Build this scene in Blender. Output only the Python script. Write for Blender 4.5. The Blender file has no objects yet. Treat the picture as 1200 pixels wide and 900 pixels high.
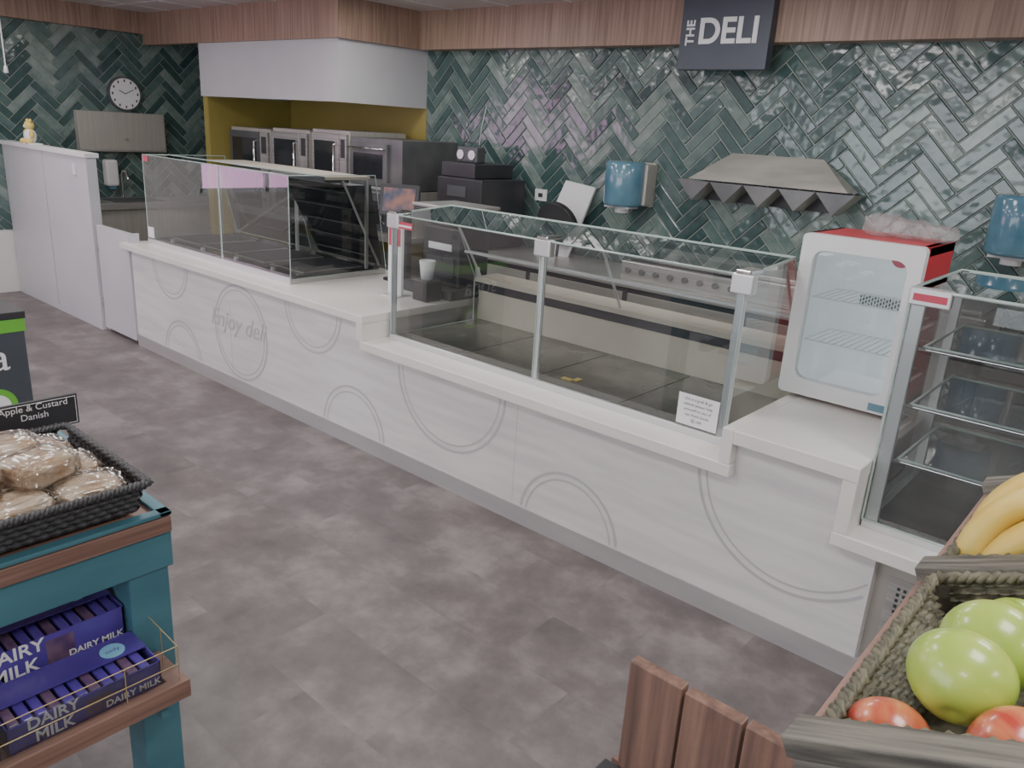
import bpy, bmesh, math, random
from mathutils import Vector, Matrix, noise
random.seed(7)
D=bpy.data; S=bpy.context.scene; COL=S.collection
H=1.8
# ---------------------------------------------------------------- materials
def lin(c):
    return tuple(((x/255)/12.92 if x/255<=0.04045 else ((x/255+0.055)/1.055)**2.4) for x in c)+(1,)
def mat(name,c,rough=.5,metal=0,c2=None,scale=(5,5,5),nscale=1,detail=4,bump=0,bscale=40,spec=.5,coat=0,lo=.35,hi=.65,emit=0,bdist=.01,alpha=1):
    m=D.materials.new(name); m.use_nodes=True; nt=m.node_tree; n=nt.nodes; l=nt.links
    p=n['Principled BSDF']; p.inputs['Base Color'].default_value=lin(c); p.inputs['Roughness'].default_value=rough
    p.inputs['Metallic'].default_value=metal; p.inputs['Specular IOR Level'].default_value=spec; p.inputs['Coat Weight'].default_value=coat; p.inputs['Alpha'].default_value=alpha
    tc=n.new('ShaderNodeTexCoord')
    if c2:
        mp=n.new('ShaderNodeMapping'); mp.inputs['Scale'].default_value=scale; l.new(tc.outputs['Object'],mp.inputs['Vector'])
        ns=n.new('ShaderNodeTexNoise'); ns.inputs['Scale'].default_value=nscale; ns.inputs['Detail'].default_value=detail
        l.new(mp.outputs[0],ns.inputs['Vector'])
        r=n.new('ShaderNodeValToRGB'); r.color_ramp.elements[0].position=lo; r.color_ramp.elements[1].position=hi
        r.color_ramp.elements[0].color=lin(c); r.color_ramp.elements[1].color=lin(c2)
        l.new(ns.outputs['Fac'],r.inputs[0]); l.new(r.outputs[0],p.inputs['Base Color'])
    if bump:
        b=n.new('ShaderNodeBump'); b.inputs['Strength'].default_value=bump; b.inputs['Distance'].default_value=bdist
        n2=n.new('ShaderNodeTexNoise'); n2.inputs['Scale'].default_value=bscale; l.new(tc.outputs['Object'],n2.inputs['Vector'])
        l.new(n2.outputs['Fac'],b.inputs['Height']); l.new(b.outputs[0],p.inputs['Normal'])
    if emit:
        p.inputs['Emission Color'].default_value=lin(c); p.inputs['Emission Strength'].default_value=emit
    return m
def glassmat(name,tint,gl=1.5,rough=.0,boost=1.0):
    m=D.materials.new(name); m.use_nodes=True; nt=m.node_tree; n=nt.nodes; l=nt.links
    n.remove(n['Principled BSDF']); o=n['Material Output']
    t=n.new('ShaderNodeBsdfTransparent'); t.inputs[0].default_value=tint+(1,)
    g=n.new('ShaderNodeBsdfGlossy'); g.inputs['Roughness'].default_value=rough
    f=n.new('ShaderNodeFresnel'); f.inputs[0].default_value=gl
    mu=n.new('ShaderNodeMath'); mu.operation='MULTIPLY'; mu.inputs[1].default_value=boost; mu.use_clamp=True
    mx=n.new('ShaderNodeMixShader'); l.new(f.outputs[0],mu.inputs[0]); l.new(mu.outputs[0],mx.inputs[0])
    l.new(t.outputs[0],mx.inputs[1]); l.new(g.outputs[0],mx.inputs[2]); l.new(mx.outputs[0],o.inputs[0])
    return m
M={}
M['glass']=glassmat('clear_glass',(.92,.95,.94),boost=2.3)
M['glassdark']=glassmat('smoked_glass',(.35,.37,.39),boost=2)
M['pinktint']=glassmat('added_pink_tint',(.95,.52,.78),boost=.5)  # pink tint added so the tiles reflect pinkish light
M['plastic_clear']=glassmat('cellophane',(.97,.96,.95),boost=2.4,rough=.14)
M['edge']=mat('glass_edge',(168,186,180),.15,spec=.8)
M['white']=mat('white_laminate',(226,226,228),.35,c2=(232,232,232),scale=(2,2,2))
M['slab']=mat('white_solid_surface',(236,233,228),.3,c2=(228,225,220),scale=(3,3,3))
M['panelgrey']=mat('pale_grey_panel',(196,196,201),.4,c2=(203,203,207),scale=(2,2,2))
M['plinth']=mat('plinth_grey',(160,158,159),.4,c2=(172,170,171),scale=(2,2,9))
M['whitewood']=mat('whitewashed_wood',(212,210,211),.45,c2=(229,227,226),scale=(1.2,1,12),nscale=1.6,detail=5,bump=.06,bscale=30,lo=.3,hi=.6)
M['seam']=mat('panel_seam',(196,194,195),.5)
M['ringgrey']=mat('ring_print',(190,189,192),.5)
M['steel']=mat('brushed_steel',(178,176,172),.32,.7,c2=(205,203,200),scale=(1,1,40),nscale=2)
M['steelmatt']=mat('matt_steel',(176,172,166),.42,.35,c2=(190,186,178),scale=(1,30,1),nscale=2)
M['steelsheet']=mat('sheet_steel',(176,174,168),.38,.4,c2=(204,200,192),scale=(1.5,1.5,8),nscale=2)
M['steeldark']=mat('dark_steel',(96,98,100),.4,.4,c2=(120,120,120),scale=(4,4,4))  # darker grey than the other steels
M['alu']=mat('aluminium',(214,216,217),.3,.5)
M['chrome']=mat('chrome',(225,225,225),.08,1)
M['black']=mat('black_plastic',(44,44,48),.4,c2=(54,54,58))  # black lifted to grey, putting haze into the colour
M['blackgloss']=mat('black_gloss',(32,34,38),.1,c2=(40,42,46))
M['dark']=mat('dark_grey_paint',(72,74,78),.4,c2=(82,84,88))
M['deck']=mat('case_deck',(94,94,88),.25,.3,c2=(122,120,112),scale=(4,4,4))  # deck tone lifted as well, haze built into the colour
M['beige']=mat('beige_panel',(184,176,162),.45,c2=(196,188,174),scale=(3,3,3))
M['yellow']=mat('mustard_paint',(152,138,68),.5,c2=(160,146,76),scale=(2,2,2))
M['plaster']=mat('painted_wall',(214,210,208),.7,c2=(220,216,214),scale=(2,2,2),bump=.05)
M['signgrey']=mat('sign_slate',(68,74,86),.4,c2=(72,78,90))
M['textwhite']=mat('text_white',(240,240,242),.5)
M['red']=mat('red_enamel',(200,40,58),.3,c2=(192,36,52))
M['blueplastic']=mat('blue_translucent_plastic',(72,116,138),.18,c2=(100,142,162),coat=.6)
M['teal']=mat('teal_paint',(62,112,126),.45,c2=(72,124,138),scale=(3,3,14),bump=.05)
M['brownwood']=mat('brown_laminate_wood',(112,84,74),.45,c2=(150,116,102),scale=(14,1.2,30),nscale=2,detail=6,bump=.05)
M['board']=mat('brown_board',(84,62,54),.5,c2=(142,108,92),scale=(60,60,2.2),nscale=1.4,detail=8,bump=.1,bscale=60,lo=.3,hi=.7)
M['soffit']=mat('soffit_wood',(134,108,94),.5,c2=(170,142,124),scale=(38,38,1.2),nscale=1.5,detail=6,bump=.05)
M['greywood']=mat('weathered_grey_wood',(62,60,56),.65,c2=(124,120,110),scale=(4,60,60),nscale=1.6,detail=9,bump=.5,bscale=90,bdist=.003)
M['wickerdark']=mat('dark_wicker',(44,44,46),.45,c2=(58,58,60),scale=(40,40,40))
M['wickerolive']=mat('olive_grey_wicker',(70,68,54),.55,c2=(116,112,92),scale=(60,60,60))
M['applegreen']=mat('green_apple_skin',(150,188,60),.28,c2=(192,214,96),scale=(18,18,10),spec=.6,coat=.3,lo=.3,hi=.75)
M['applered']=mat('red_apple_skin',(184,62,50),.28,c2=(224,140,90),scale=(60,60,12),spec=.6,coat=.3)
M['banana']=mat('banana_skin',(228,192,84),.42,c2=(238,210,112),scale=(20,20,20))
M['stem']=mat('stem_brown',(90,72,46),.7)
M['bread']=mat('bread_crust',(196,160,124),.5,c2=(230,214,192),scale=(16,16,16),detail=6,bump=.2,bscale=50,coat=.5,lo=.35,hi=.6)
M['purple']=mat('purple_foil_card',(70,52,138),.3,c2=(86,66,156),scale=(9,9,9),coat=.3)
M['purpledk']=mat('purple_dark_card',(50,38,100),.35,c2=(58,44,112),scale=(9,9,9))
M['choc']=mat('chocolate_wrapper',(112,88,110),.3,c2=(80,56,96),scale=(30,30,30))
M['bluelabel']=mat('pale_blue_label',(140,205,236),.4)
M['gold']=mat('gold_wire',(200,180,134),.3,.6)
M['green']=mat('green_band',(104,182,60),.4)
M['promo']=mat('dark_slate_card',(58,64,72),.45,c2=(64,70,78))
M['paper']=mat('white_paper',(236,236,238),.6)
M['redprint']=mat('red_print',(190,66,88),.5)
M['ink']=mat('ink_black',(42,42,46),.5)
M['screen']=mat('touch_screen',(84,92,110),.1,c2=(160,120,110),scale=(14,14,14),detail=1)
M['ceil']=mat('ceiling_tile',(200,188,186),.8,c2=(208,196,194),scale=(20,20,20),bump=.05)
M['fridgein']=mat('fridge_interior',(228,233,236),.35,c2=(234,239,240),emit=.2)  # faint glow put into the liner material, no lamp inside
M['ycloth']=mat('yellow_fabric',(225,200,110),.8)
M['milky']=mat('milky_plastic',(214,204,204),.2,alpha=.28)

def floor_mat():
    m=D.materials.new('stone_vinyl_tiles'); m.use_nodes=True; nt=m.node_tree; n=nt.nodes; l=nt.links; p=n['Principled BSDF']
    tc=n.new('ShaderNodeTexCoord')
    br=n.new('ShaderNodeTexBrick'); br.inputs['Scale'].default_value=1; br.inputs['Brick Width'].default_value=.62; br.inputs['Row Height'].default_value=.31
    br.inputs['Mortar Size'].default_value=.001; br.inputs['Mortar Smooth'].default_value=.5
    br.inputs['Color1'].default_value=(0,0,0,1); br.inputs['Color2'].default_value=(1,1,1,1); br.inputs['Mortar'].default_value=(.3,.3,.3,1)
    l.new(tc.outputs['Object'],br.inputs['Vector'])
    vm=n.new('ShaderNodeVectorMath'); vm.operation='SCALE'; vm.inputs['Scale'].default_value=5; l.new(br.outputs['Color'],vm.inputs[0])
    va=n.new('ShaderNodeVectorMath'); va.operation='ADD'; l.new(tc.outputs['Object'],va.inputs[0]); l.new(vm.outputs[0],va.inputs[1])
    ns=n.new('ShaderNodeTexNoise'); ns.inputs['Scale'].default_value=4.4; ns.inputs['Detail'].default_value=9; ns.inputs['Roughness'].default_value=.64; l.new(va.outputs[0],ns.inputs['Vector'])
    nl=n.new('ShaderNodeTexNoise'); nl.inputs['Scale'].default_value=2.6; nl.inputs['Detail'].default_value=6; nl.inputs['Roughness'].default_value=.6; l.new(tc.outputs['Object'],nl.inputs['Vector'])
    m0=n.new('ShaderNodeMix'); m0.data_type='FLOAT'; m0.inputs[0].default_value=.5; l.new(ns.outputs['Fac'],m0.inputs[2]); l.new(nl.outputs['Fac'],m0.inputs[3])
    mx=n.new('ShaderNodeMix'); mx.data_type='FLOAT'; mx.inputs[0].default_value=.04
    l.new(m0.outputs[0],mx.inputs[2]); l.new(br.outputs['Color'],mx.inputs[3])
    r=n.new('ShaderNodeValToRGB'); e=r.color_ramp.elements; e[0].position=.36; e[0].color=lin((80,74,73)); e[1].position=.64; e[1].color=lin((138,131,129))
    x=e.new(.5); x.color=lin((104,97,96))
    l.new(mx.outputs[0],r.inputs[0]); l.new(r.outputs[0],p.inputs['Base Color'])
    p.inputs['Roughness'].default_value=.4
    b=n.new('ShaderNodeBump'); b.inputs['Strength'].default_value=.15; b.inputs['Distance'].default_value=.004; l.new(ns.outputs['Fac'],b.inputs['Height']); l.new(b.outputs[0],p.inputs['Normal'])
    return m
M['floor']=floor_mat()
def tile_mat():
    m=D.materials.new('glazed_green_tile'); m.use_nodes=True; nt=m.node_tree; n=nt.nodes; l=nt.links; p=n['Principled BSDF']
    at=n.new('ShaderNodeAttribute'); at.attribute_name='tile'
    tc=n.new('ShaderNodeTexCoord'); ns=n.new('ShaderNodeTexNoise'); ns.inputs['Scale'].default_value=12; ns.inputs['Detail'].default_value=4
    l.new(tc.outputs['Object'],ns.inputs['Vector'])
    mx=n.new('ShaderNodeMix'); mx.data_type='FLOAT'; mx.inputs[0].default_value=.45
    l.new(at.outputs['Fac'],mx.inputs[2]); l.new(ns.outputs['Fac'],mx.inputs[3])
    r=n.new('ShaderNodeValToRGB'); e=r.color_ramp.elements
    e[0].position=.18; e[0].color=lin((46,68,68)); e[1].position=.82; e[1].color=lin((136,150,144))
    x=e.new(.4); x.color=lin((62,88,86)); x=e.new(.62); x.color=lin((92,114,109))
    l.new(mx.outputs[0],r.inputs[0]); l.new(r.outputs[0],p.inputs['Base Color'])
    p.inputs['Roughness'].default_value=.13; p.inputs['Specular IOR Level'].default_value=.8
    n2=n.new('ShaderNodeTexNoise'); n2.inputs['Scale'].default_value=13; n2.inputs['Detail'].default_value=1; l.new(tc.outputs['Object'],n2.inputs['Vector'])
    b=n.new('ShaderNodeBump'); b.inputs['Strength'].default_value=.65; b.inputs['Distance'].default_value=.008; l.new(n2.outputs['Fac'],b.inputs['Height']); l.new(b.outputs[0],p.inputs['Normal'])
    return m
M['tile']=tile_mat(); M['grout']=mat('grout',(160,166,160),.8,c2=(150,156,150),scale=(9,9,9))

# ---------------------------------------------------------------- helpers
def E(name,loc=(0,0,0),rot=None):
    o=D.objects.new(name,None); o.location=loc; o.empty_display_size=.1
    if rot: o.rotation_euler=rot
    COL.objects.link(o); return o
def link(name,me,m,par=None,local=False,smooth=False):
    o=D.objects.new(name,me); COL.objects.link(o)
    if m is not None:
        for k in (m if isinstance(m,(list,tuple)) else [m]): me.materials.append(M[k] if isinstance(k,str) else k)
    if par is not None:
        o.parent=par
        if not local: o.matrix_parent_inverse=Matrix.Translation(-Vector(par.location))
    if smooth:
        for p in me.polygons: p.use_smooth=True
    return o
def fromdata(name,v,f,m,par=None,**k):
    me=D.meshes.new(name); me.from_pydata([tuple(x) for x in v],[],f); me.update(); return link(name,me,m,par,**k)
def frombm(name,bm,m,par=None,**k):
    me=D.meshes.new(name); bm.to_mesh(me); bm.free(); return link(name,me,m,par,**k)
def bevbm(x0,x1,y0,y1,z0,z1,bev=0):
    bm=bmesh.new(); bmesh.ops.create_cube(bm,size=1)
    for v in bm.verts: v.co=Vector(((x0+x1)/2+v.co.x*(x1-x0),(y0+y1)/2+v.co.y*(y1-y0),(z0+z1)/2+v.co.z*(z1-z0)))
    if bev: bmesh.ops.bevel(bm,geom=bm.edges[:],offset=bev,segments=2,affect='EDGES',profile=.5)
    return bm
def box(name,x0,x1,y0,y1,z0,z1,m,par=None,bev=0,**k):
    return frombm(name,bevbm(x0,x1,y0,y1,z0,z1,bev),m,par,**k)
def cyl(name,p0,p1,r,m,par=None,seg=20,r2=None,local=False,smooth=True):
    p0=Vector(p0);p1=Vector(p1);d=p1-p0; bm=bmesh.new()
    bmesh.ops.create_cone(bm,cap_ends=True,segments=seg,radius1=r,radius2=r if r2 is None else r2,depth=d.length)
    q=d.to_track_quat('Z','Y').to_matrix().to_4x4()
    bmesh.ops.transform(bm,matrix=Matrix.Translation((p0+p1)/2)@q,verts=bm.verts)
    for f in bm.faces: f.smooth=(len(f.verts)==4 and smooth)
    return frombm(name,bm,m,par,local=local)
def ball(name,c,r,m,par):
    bm=bmesh.new(); bmesh.ops.create_uvsphere(bm,u_segments=20,v_segments=14,radius=1)
    for v in bm.verts: v.co=Vector((v.co.x*r[0]+c[0],v.co.y*r[1]+c[1],v.co.z*r[2]+c[2]))
    return frombm(name,bm,m,par,smooth=True)
def wire(name,pts,r,m,par=None,local=False,cyc=False):
    cu=D.curves.new(name,'CURVE'); cu.dimensions='3D'; cu.bevel_depth=r; cu.bevel_resolution=2
    for seg in (pts if isinstance(pts[0][0],(tuple,list,Vector)) else [pts]):
        sp=cu.splines.new('POLY'); sp.points.add(len(seg)-1); sp.use_cyclic_u=cyc
        for i,p in enumerate(seg): sp.points[i].co=tuple(p)+(1,)
    o=D.objects.new(name,cu); COL.objects.link(o); cu.materials.append(M[m])
    if par is not None:
        o.parent=par
        if not local: o.matrix_parent_inverse=Matrix.Translation(-Vector(par.location))
    return o
def pane(name,c,m,par,edge=True,local=False,er=.0035):
    o=fromdata(name,c,[tuple(range(len(c)))],m,par,local=local)
    if edge: wire(name+'_edge',[tuple(x) for x in c],er,'edge',par,local=local,cyc=True)
    return o
def text(name,s,loc,size,m,par,face='-Y',ext=.0008,align='CENTER',shear=0,rotz=0,local=False,roll=0,bold=0):
    cu=D.curves.new(name,'FONT'); cu.body=s; cu.size=size; cu.extrude=ext; cu.align_x=align; cu.align_y='CENTER'; cu.shear=shear; cu.offset=bold
    o=D.objects.new(name,cu); COL.objects.link(o); cu.materials.append(M[m])
    R=Matrix.Rotation(math.radians(90),4,'X')
    if face=='+X': R=Matrix.Rotation(math.radians(90),4,'Z')@R
    if face=='+Z': R=Matrix.Rotation(math.radians(rotz),4,'Z')
    if roll: R=R@Matrix.Rotation(math.radians(roll),4,'Z')
    Mx=Matrix.Translation(loc)@R
    o.parent=par
    o.matrix_basis=(Matrix.Translation(-Vector(par.location))@Mx) if not local else Mx
    return o
def lathe(name,prof,m,par=None,seg=28,loc=(0,0,0),rot=None,local=False):
    v=[];f=[];n=len(prof)
    R=rot.to_matrix() if rot else Matrix.Identity(3)
    for i in range(seg):
        a=2*math.pi*i/seg
        for r,z in prof: v.append(Vector(loc)+R@Vector((r*math.cos(a),r*math.sin(a),z)))
    for i in range(seg):
        j=(i+1)%seg
        for k in range(n-1): f.append((i*n+k,j*n+k,j*n+k+1,i*n+k+1))
    return fromdata(name,v,f,m,par,local=local,smooth=True)
def merge(bm,other):
    me=D.meshes.new('t'); other.to_mesh(me); other.free(); bm.from_mesh(me); D.meshes.remove(me)
def rbox(x0,x1,z0,z1,r,seg=6):
    pts=[]
    for cx,cz,a0 in ((x1-r,z1-r,0),(x0+r,z1-r,90),(x0+r,z0+r,180),(x1-r,z0+r,270)):
        for i in range(seg+1):
            a=math.radians(a0+90*i/seg); pts.append((cx+r*math.cos(a),cz+r*math.sin(a)))
    return pts

# ---------------------------------------------------------------- camera
cx=Vector((.7492,.6596,.0598)); cz=Vector((-.6149,.7263,-.3072)).normalized()
cx=(cx-cx.dot(cz)*cz).normalized(); up=cx.cross(cz)
cam=D.cameras.new('camera'); co=D.objects.new('camera',cam); COL.objects.link(co)
R=Matrix((cx,up,-cz)).transposed().to_4x4(); co.matrix_world=Matrix.Translation((0,0,H))@R
cam.lens=27.75; cam.sensor_width=36; cam.clip_start=.05; S.camera=co
try: S.view_settings.look='AgX - Medium Low Contrast'
except Exception as ex: print('look',ex)

# ---------------------------------------------------------------- room
XL=-8.6; XR=3.2; YF=-3.0; YB=5.0; ZC=2.68
box('floor',XL-.1,XR+.1,YF-.1,YB+.1,-.1,0,'floor')
box('ceiling',XL-.1,XR+.1,YF-.1,YB+.1,ZC,ZC+.1,'ceil')
wb=box('wall_back',XL-.1,XR+.1,YB,YB+.12,0,ZC,'grout')
wl=E('wall_left',(XL,0,0))
box('wall_left_a',XL-.12,XL,1.0,YB,0,ZC,'plaster',wl); box('wall_left_b',XL-.12,XL,YF,-1.6,0,ZC,'plaster',wl)
box('wall_left_c',XL-.12,XL,-1.6,1.0,0,.9,'plaster',wl); box('wall_left_d',XL-.12,XL,-1.6,1.0,2.3,ZC,'plaster',wl)
box('wall_left_grout',XL,XL+.001,2.2,YB,.6,2.5,'grout',wl)
wf=E('wall_front',(0,YF,0))
box('wall_front_a',XL,-5.2,YF-.12,YF,0,ZC,'plaster',wf); box('wall_front_b',-.6,XR,YF-.12,YF,0,ZC,'plaster',wf)
box('wall_front_c',-5.2,-.6,YF-.12,YF,0,.7,'plaster',wf); box('wall_front_d',-5.2,-.6,YF-.12,YF,2.4,ZC,'plaster',wf)
box('wall_right',XR,XR+.12,YF,YB,0,ZC,'plaster')
w1=E('window_1',(XL,-.3,.9))
for i,y in enumerate((-1.6,-.75,.1,.95)): box('mullion_%d'%i,XL-.08,XL-.03,y,y+.05,.9,2.3,'alu',w1)
box('rail_b',XL-.08,XL-.03,-1.6,1.0,.9,.95,'alu',w1); box('rail_t',XL-.08,XL-.03,-1.6,1.0,2.25,2.3,'alu',w1)
pane('tint_pane',[(XL-.055,-1.6,.95),(XL-.055,1,.95),(XL-.055,1,2.25),(XL-.055,-1.6,2.25)],'pinktint',w1,edge=False)  # unseen tinted pane, added to colour the window light pink
w2=E('window_2',(-2.9,YF,.7))
for i in range(5): box('mullion_%d'%i,-5.2+i*1.1375,-5.15+i*1.1375,YF-.08,YF-.03,.7,2.4,'alu',w2)
box('rail_b',-5.2,-.6,YF-.08,YF-.03,.7,.75,'alu',w2); box('rail_t',-5.2,-.6,YF-.08,YF-.03,2.35,2.4,'alu',w2)

def herring(name,mapf,u0,u1,v0,v1,par,W=.074,n=4,g=.0055):
    bm=bmesh.new(); lay=bm.loops.layers.float_color.new('tile'); c45=math.sqrt(.5)
    uc=(u0+u1)/2; vc=(v0+v1)/2; ext=(abs(u1-u0)+abs(v1-v0)); N=int(ext/W)+8; mm=int(N/(2*n))+3
    def add(s,t,w,h):
        s*=W;t*=W;w*=W;h*=W
        cs=s+w/2;ct=t+h/2; u=(cs-ct)*c45+uc; v=(cs+ct)*c45+vc
        if u<u0-.25 or u>u1+.25 or v<v0-.25 or v>v1+.25: return
        col=random.random(); b=.005; vs=[]
        A=[(s+g/2,t+g/2),(s+w-g/2,t+g/2),(s+w-g/2,t+h-g/2),(s+g/2,t+h-g/2)]
        B=[(s+g/2+b,t+g/2+b),(s+w-g/2-b,t+g/2+b),(s+w-g/2-b,t+h-g/2-b),(s+g/2+b,t+h-g/2-b)]
        for (x,y) in A: vs.append(bm.verts.new(((x-y)*c45+uc,(x+y)*c45+vc,0.0015)))
        tx=random.uniform(-.0016,.0016); ty=random.uniform(-.0016,.0016)
        for i,(x,y) in enumerate(B): vs.append(bm.verts.new(((x-y)*c45+uc,(x+y)*c45+vc,.008+tx*(1 if i in(1,2) else -1)+ty*(1 if i>1 else -1))))
        for idx in ((4,5,6,7),(0,1,5,4),(1,2,6,5),(2,3,7,6),(3,0,4,7)):
            f=bm.faces.new([vs[k] for k in idx])
            for lp in f.loops: lp[lay]=(col,col,col,1)
    for j in range(-N,N):
        for q in range(-mm*2,mm*2):
            add(j+2*n*q,j,n,1)
            add(j,j-2*n+1+2*n*q,1,n)
    for co_,no in (((u0,0,0),(-1,0,0)),((u1,0,0),(1,0,0)),((0,v0,0),(0,-1,0)),((0,v1,0),(0,1,0))):
        bmesh.ops.bisect_plane(bm,geom=bm.verts[:]+bm.edges[:]+bm.faces[:],plane_co=co_,plane_no=no,clear_outer=True)
    for v in bm.verts: v.co=mapf(v.co.x,v.co.y,v.co.z)
    return frombm(name,bm,'tile',par)
herring('tiles_back',lambda u,v,d:Vector((u,YB-d,v)),-5.40,XR,.6,2.4,wb)
herring('tiles_left',lambda u,v,d:Vector((XL+.001+d,u,v)),2.2,5.0,.6,2.5,wl)
box('niche_paint_back',-7.46,-5.40,YB-.012,YB,.6,2.0,'yellow',wb)
wp=E('wall_partition',(-7.5,4.5,0)); box('partition_core',-7.54,-7.47,4.07,YB,0,1.93,'yellow',wp); box('partition_paint',-7.47,-7.46,4.075,YB-.012,0,1.93,'yellow',wp)
ca=E('extraction_canopy',(-6.44,4.5,1.92))
box('canopy_front',-7.54,-5.40,4.05,4.09,1.92,2.40,'panelgrey',ca); box('canopy_side',-5.44,-5.40,4.09,YB-.01,1.92,2.40,'panelgrey',ca)
box('canopy_back_side',-7.54,-7.50,4.09,YB-.01,1.94,2.40,'panelgrey',ca); box('canopy_lid',-7.50,-5.44,4.09,YB-.01,2.2,2.22,'dark',ca)
t1=E('trim_1',(0,4.9,2.4))
box('soffit_back',-5.36,XR,4.86,YB,2.385,ZC,'soffit',t1); box('soffit_canopy_front',XL,-5.36,4.02,4.10,2.385,ZC,'soffit',t1)
box('soffit_canopy_side',-5.40,-5.36,4.10,4.86,2.385,ZC,'soffit',t1); box('soffit_left',XL,XL+.10,1.5,4.02,2.48,ZC,'soffit',t1)
k=0
for x in (-7,-4.6,-2.2,.4,2.4):
    for y in (-1.6,.6,2.2,3.75):  # unseen fill panels; back row added to brighten the tiled wall
        if x==2.4 and y!=.6: continue
        if y==3.75 and x==-7: continue
        e=E('ceiling_fill_panel' if k==0 else 'ceiling_fill_panel.%03d'%k,(x,y,ZC-.02)); k+=1
        box('bezel',x-.33,x+.33,y-.33,y+.33,ZC-.02,ZC,'white',e)
        a=D.lights.new('panel_fill','AREA'); a.shape='SQUARE'; a.size=.58; a.energy=(21 if y<3 else 15); a.color=(1,.975,.955)
        ao=D.objects.new('panel_fill',a); COL.objects.link(ao); ao.parent=e; ao.location=(0,0,-.006)
gr=E('trim_2',(0,0,ZC))
for i in range(20): box('grid_x%d'%i,XL+i*.6,XL+i*.6+.02,YF,4.86,ZC-.004,ZC,'white',gr)
for i in range(13): box('grid_y%d'%i,XL,XR,YF+i*.6,YF+i*.6+.02,ZC-.004,ZC,'white',gr)
pcd=E('pull_cord',(-8.0,2.55,ZC)); wire('cord',[(-8.0,2.55,ZC),(-8.0,2.55,2.05)],.006,'paper',pcd); lathe('cord_knob',[(0,0),(.02,.005),(.012,.06),(0,.065)],'paper',pcd,loc=(-8.0,2.55,1.99))

# ---------------------------------------------------------------- deli sign
sg=E('deli_sign',(-2.53,4.8,2.23))
box('sign_board',-2.83,-2.23,4.78,4.855,2.225,2.67,'signgrey',sg,bev=.003)
text('sign_text','DELI',(-2.50,4.777,2.44),.205,'textwhite',sg,ext=.002,bold=.005)
text('sign_the','THE',(-2.755,4.777,2.44),.08,'textwhite',sg,ext=.002,roll=90,bold=.002)

# ---------------------------------------------------------------- counter
dc=E('deli_counter',(-3.3,3.1,0)); F=2.65
box('body_left',-6.12,-3.33,F,3.55,.09,.755,'whitewood',dc); box('body_mid',-3.33,-1.15,F,3.60,.09,.61,'whitewood',dc)
box('body_raised',-1.15,-.70,F,3.60,.09,.745,'whitewood',dc); box('body_right',-.70,-.575,F,3.4,.09,.50,'whitewood',dc)
box('plinth',-6.12,-.56,F-.006,3.5,0,.09,'plinth',dc)
box('top_left',-6.20,-3.28,2.60,3.62,.755,.80,'slab',dc,bev=.004); box('top_left_drop',-3.33,-3.281,2.60,2.85,.66,.755,'slab',dc,bev=.002)
box('ledge_mid',-3.30,-1.12,2.60,3.62,.61,.66,'slab',dc,bev=.004)
box('drop_mid',-1.17,-1.125,2.601,3.62,.66,.80,'slab',dc,bev=.003)
box('top_raised',-1.125,-.67,2.60,3.62,.745,.80,'slab',dc,bev=.004)
box('drop_right',-.72,-.672,2.602,3.4,.55,.745,'slab',dc,bev=.002)
box('ledge_right',-.722,.9,2.60,3.4,.50,.55,'slab',dc,bev=.004)
for x in (-4.72,-2.2): box('joint',x,x+.0025,F-.001,F,.09,.60,'seam',dc)
box('vent_panel',-.575,.9,2.70,3.38,.06,.50,'steelmatt',dc); box('vent_frame',-.53,-.30,2.694,2.70,.13,.42,'steel',dc)
bmh=bmesh.new()
for i in range(9):
    for j in range(11):
        merge(bmh,bevbm(-.50+i*.02,-.49+i*.02,2.690,2.6945,.16+j*.022,.17+j*.022))
frombm('vent_holes',bmh,'black',dc)
def ring(c,z,r,w,z0,z1,x0=-9,x1=9):
    v=[];f=[];n=120
    for i in range(n):
        a=2*math.pi*i/n; b=2*math.pi*(i+1)/n
        q=[(c+rr*math.cos(t),F-.0012,z+rr*math.sin(t)) for rr,t in ((r,a),(r,b),(r-w,b),(r-w,a))]
        if all(z0<=p[2]<=z1 and x0<=p[0]<=x1 for p in q): k=len(v); v+=q; f.append((k,k+1,k+2,k+3))
    if f: fromdata('ring_motif',v,f,'ringgrey',dc)
for c,z,r,z1,x0,x1 in ((-2.655,.60,.385,.60,-9,9),(-1.87,.07,.28,.6,-9,9),(-3.42,.08,.28,.6,-9,9),(-.86,.63,.41,.60,-9,-.58),(-3.80,.75,.28,.75,-9,9),(-5.40,.07,.27,.6,-9,9),(-5.52,.74,.26,.75,-9,9),(-4.60,.42,.32,.75,-9,9)):
    ring(c,z,r,.013,.092,z1,x0,x1); ring(c,z,r-.035,.008,.092,z1,x0,x1)
text('script_text','Enjoy deli',(-4.64,F-.002,.47),.17,'ringgrey',dc,shear=.35)

dr=E('counter_gate_door',(-6.4,2.66,0)); box('door_leaf',-6.70,-6.14,2.64,2.68,.03,.87,'panelgrey',dr,bev=.002)
box('hinge_a',-6.705,-6.69,2.632,2.64,.2,.28,'steel',dr); box('hinge_b',-6.705,-6.69,2.632,2.64,.65,.73,'steel',dr)
box('door_jamb',-6.14,-6.125,2.66,2.72,0,.87,'panelgrey',dr); box('door_foot',-6.70,-6.66,2.66,2.70,0,.03,'steel',dr)
tc=E('tall_service_screen',(-7.6,2.66,0))
box('screen_panel',-8.58,-6.72,2.62,2.70,0,1.385,'panelgrey',tc,bev=.002); box('screen_cap',-8.59,-6.70,2.605,2.715,1.385,1.42,'white',tc,bev=.003)
box('panel_seam',-7.62,-7.615,2.617,2.62,.05,1.38,'plinth',tc); box('socket',-6.98,-6.92,2.61,2.62,1.24,1.32,'white',tc,bev=.002)
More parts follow.
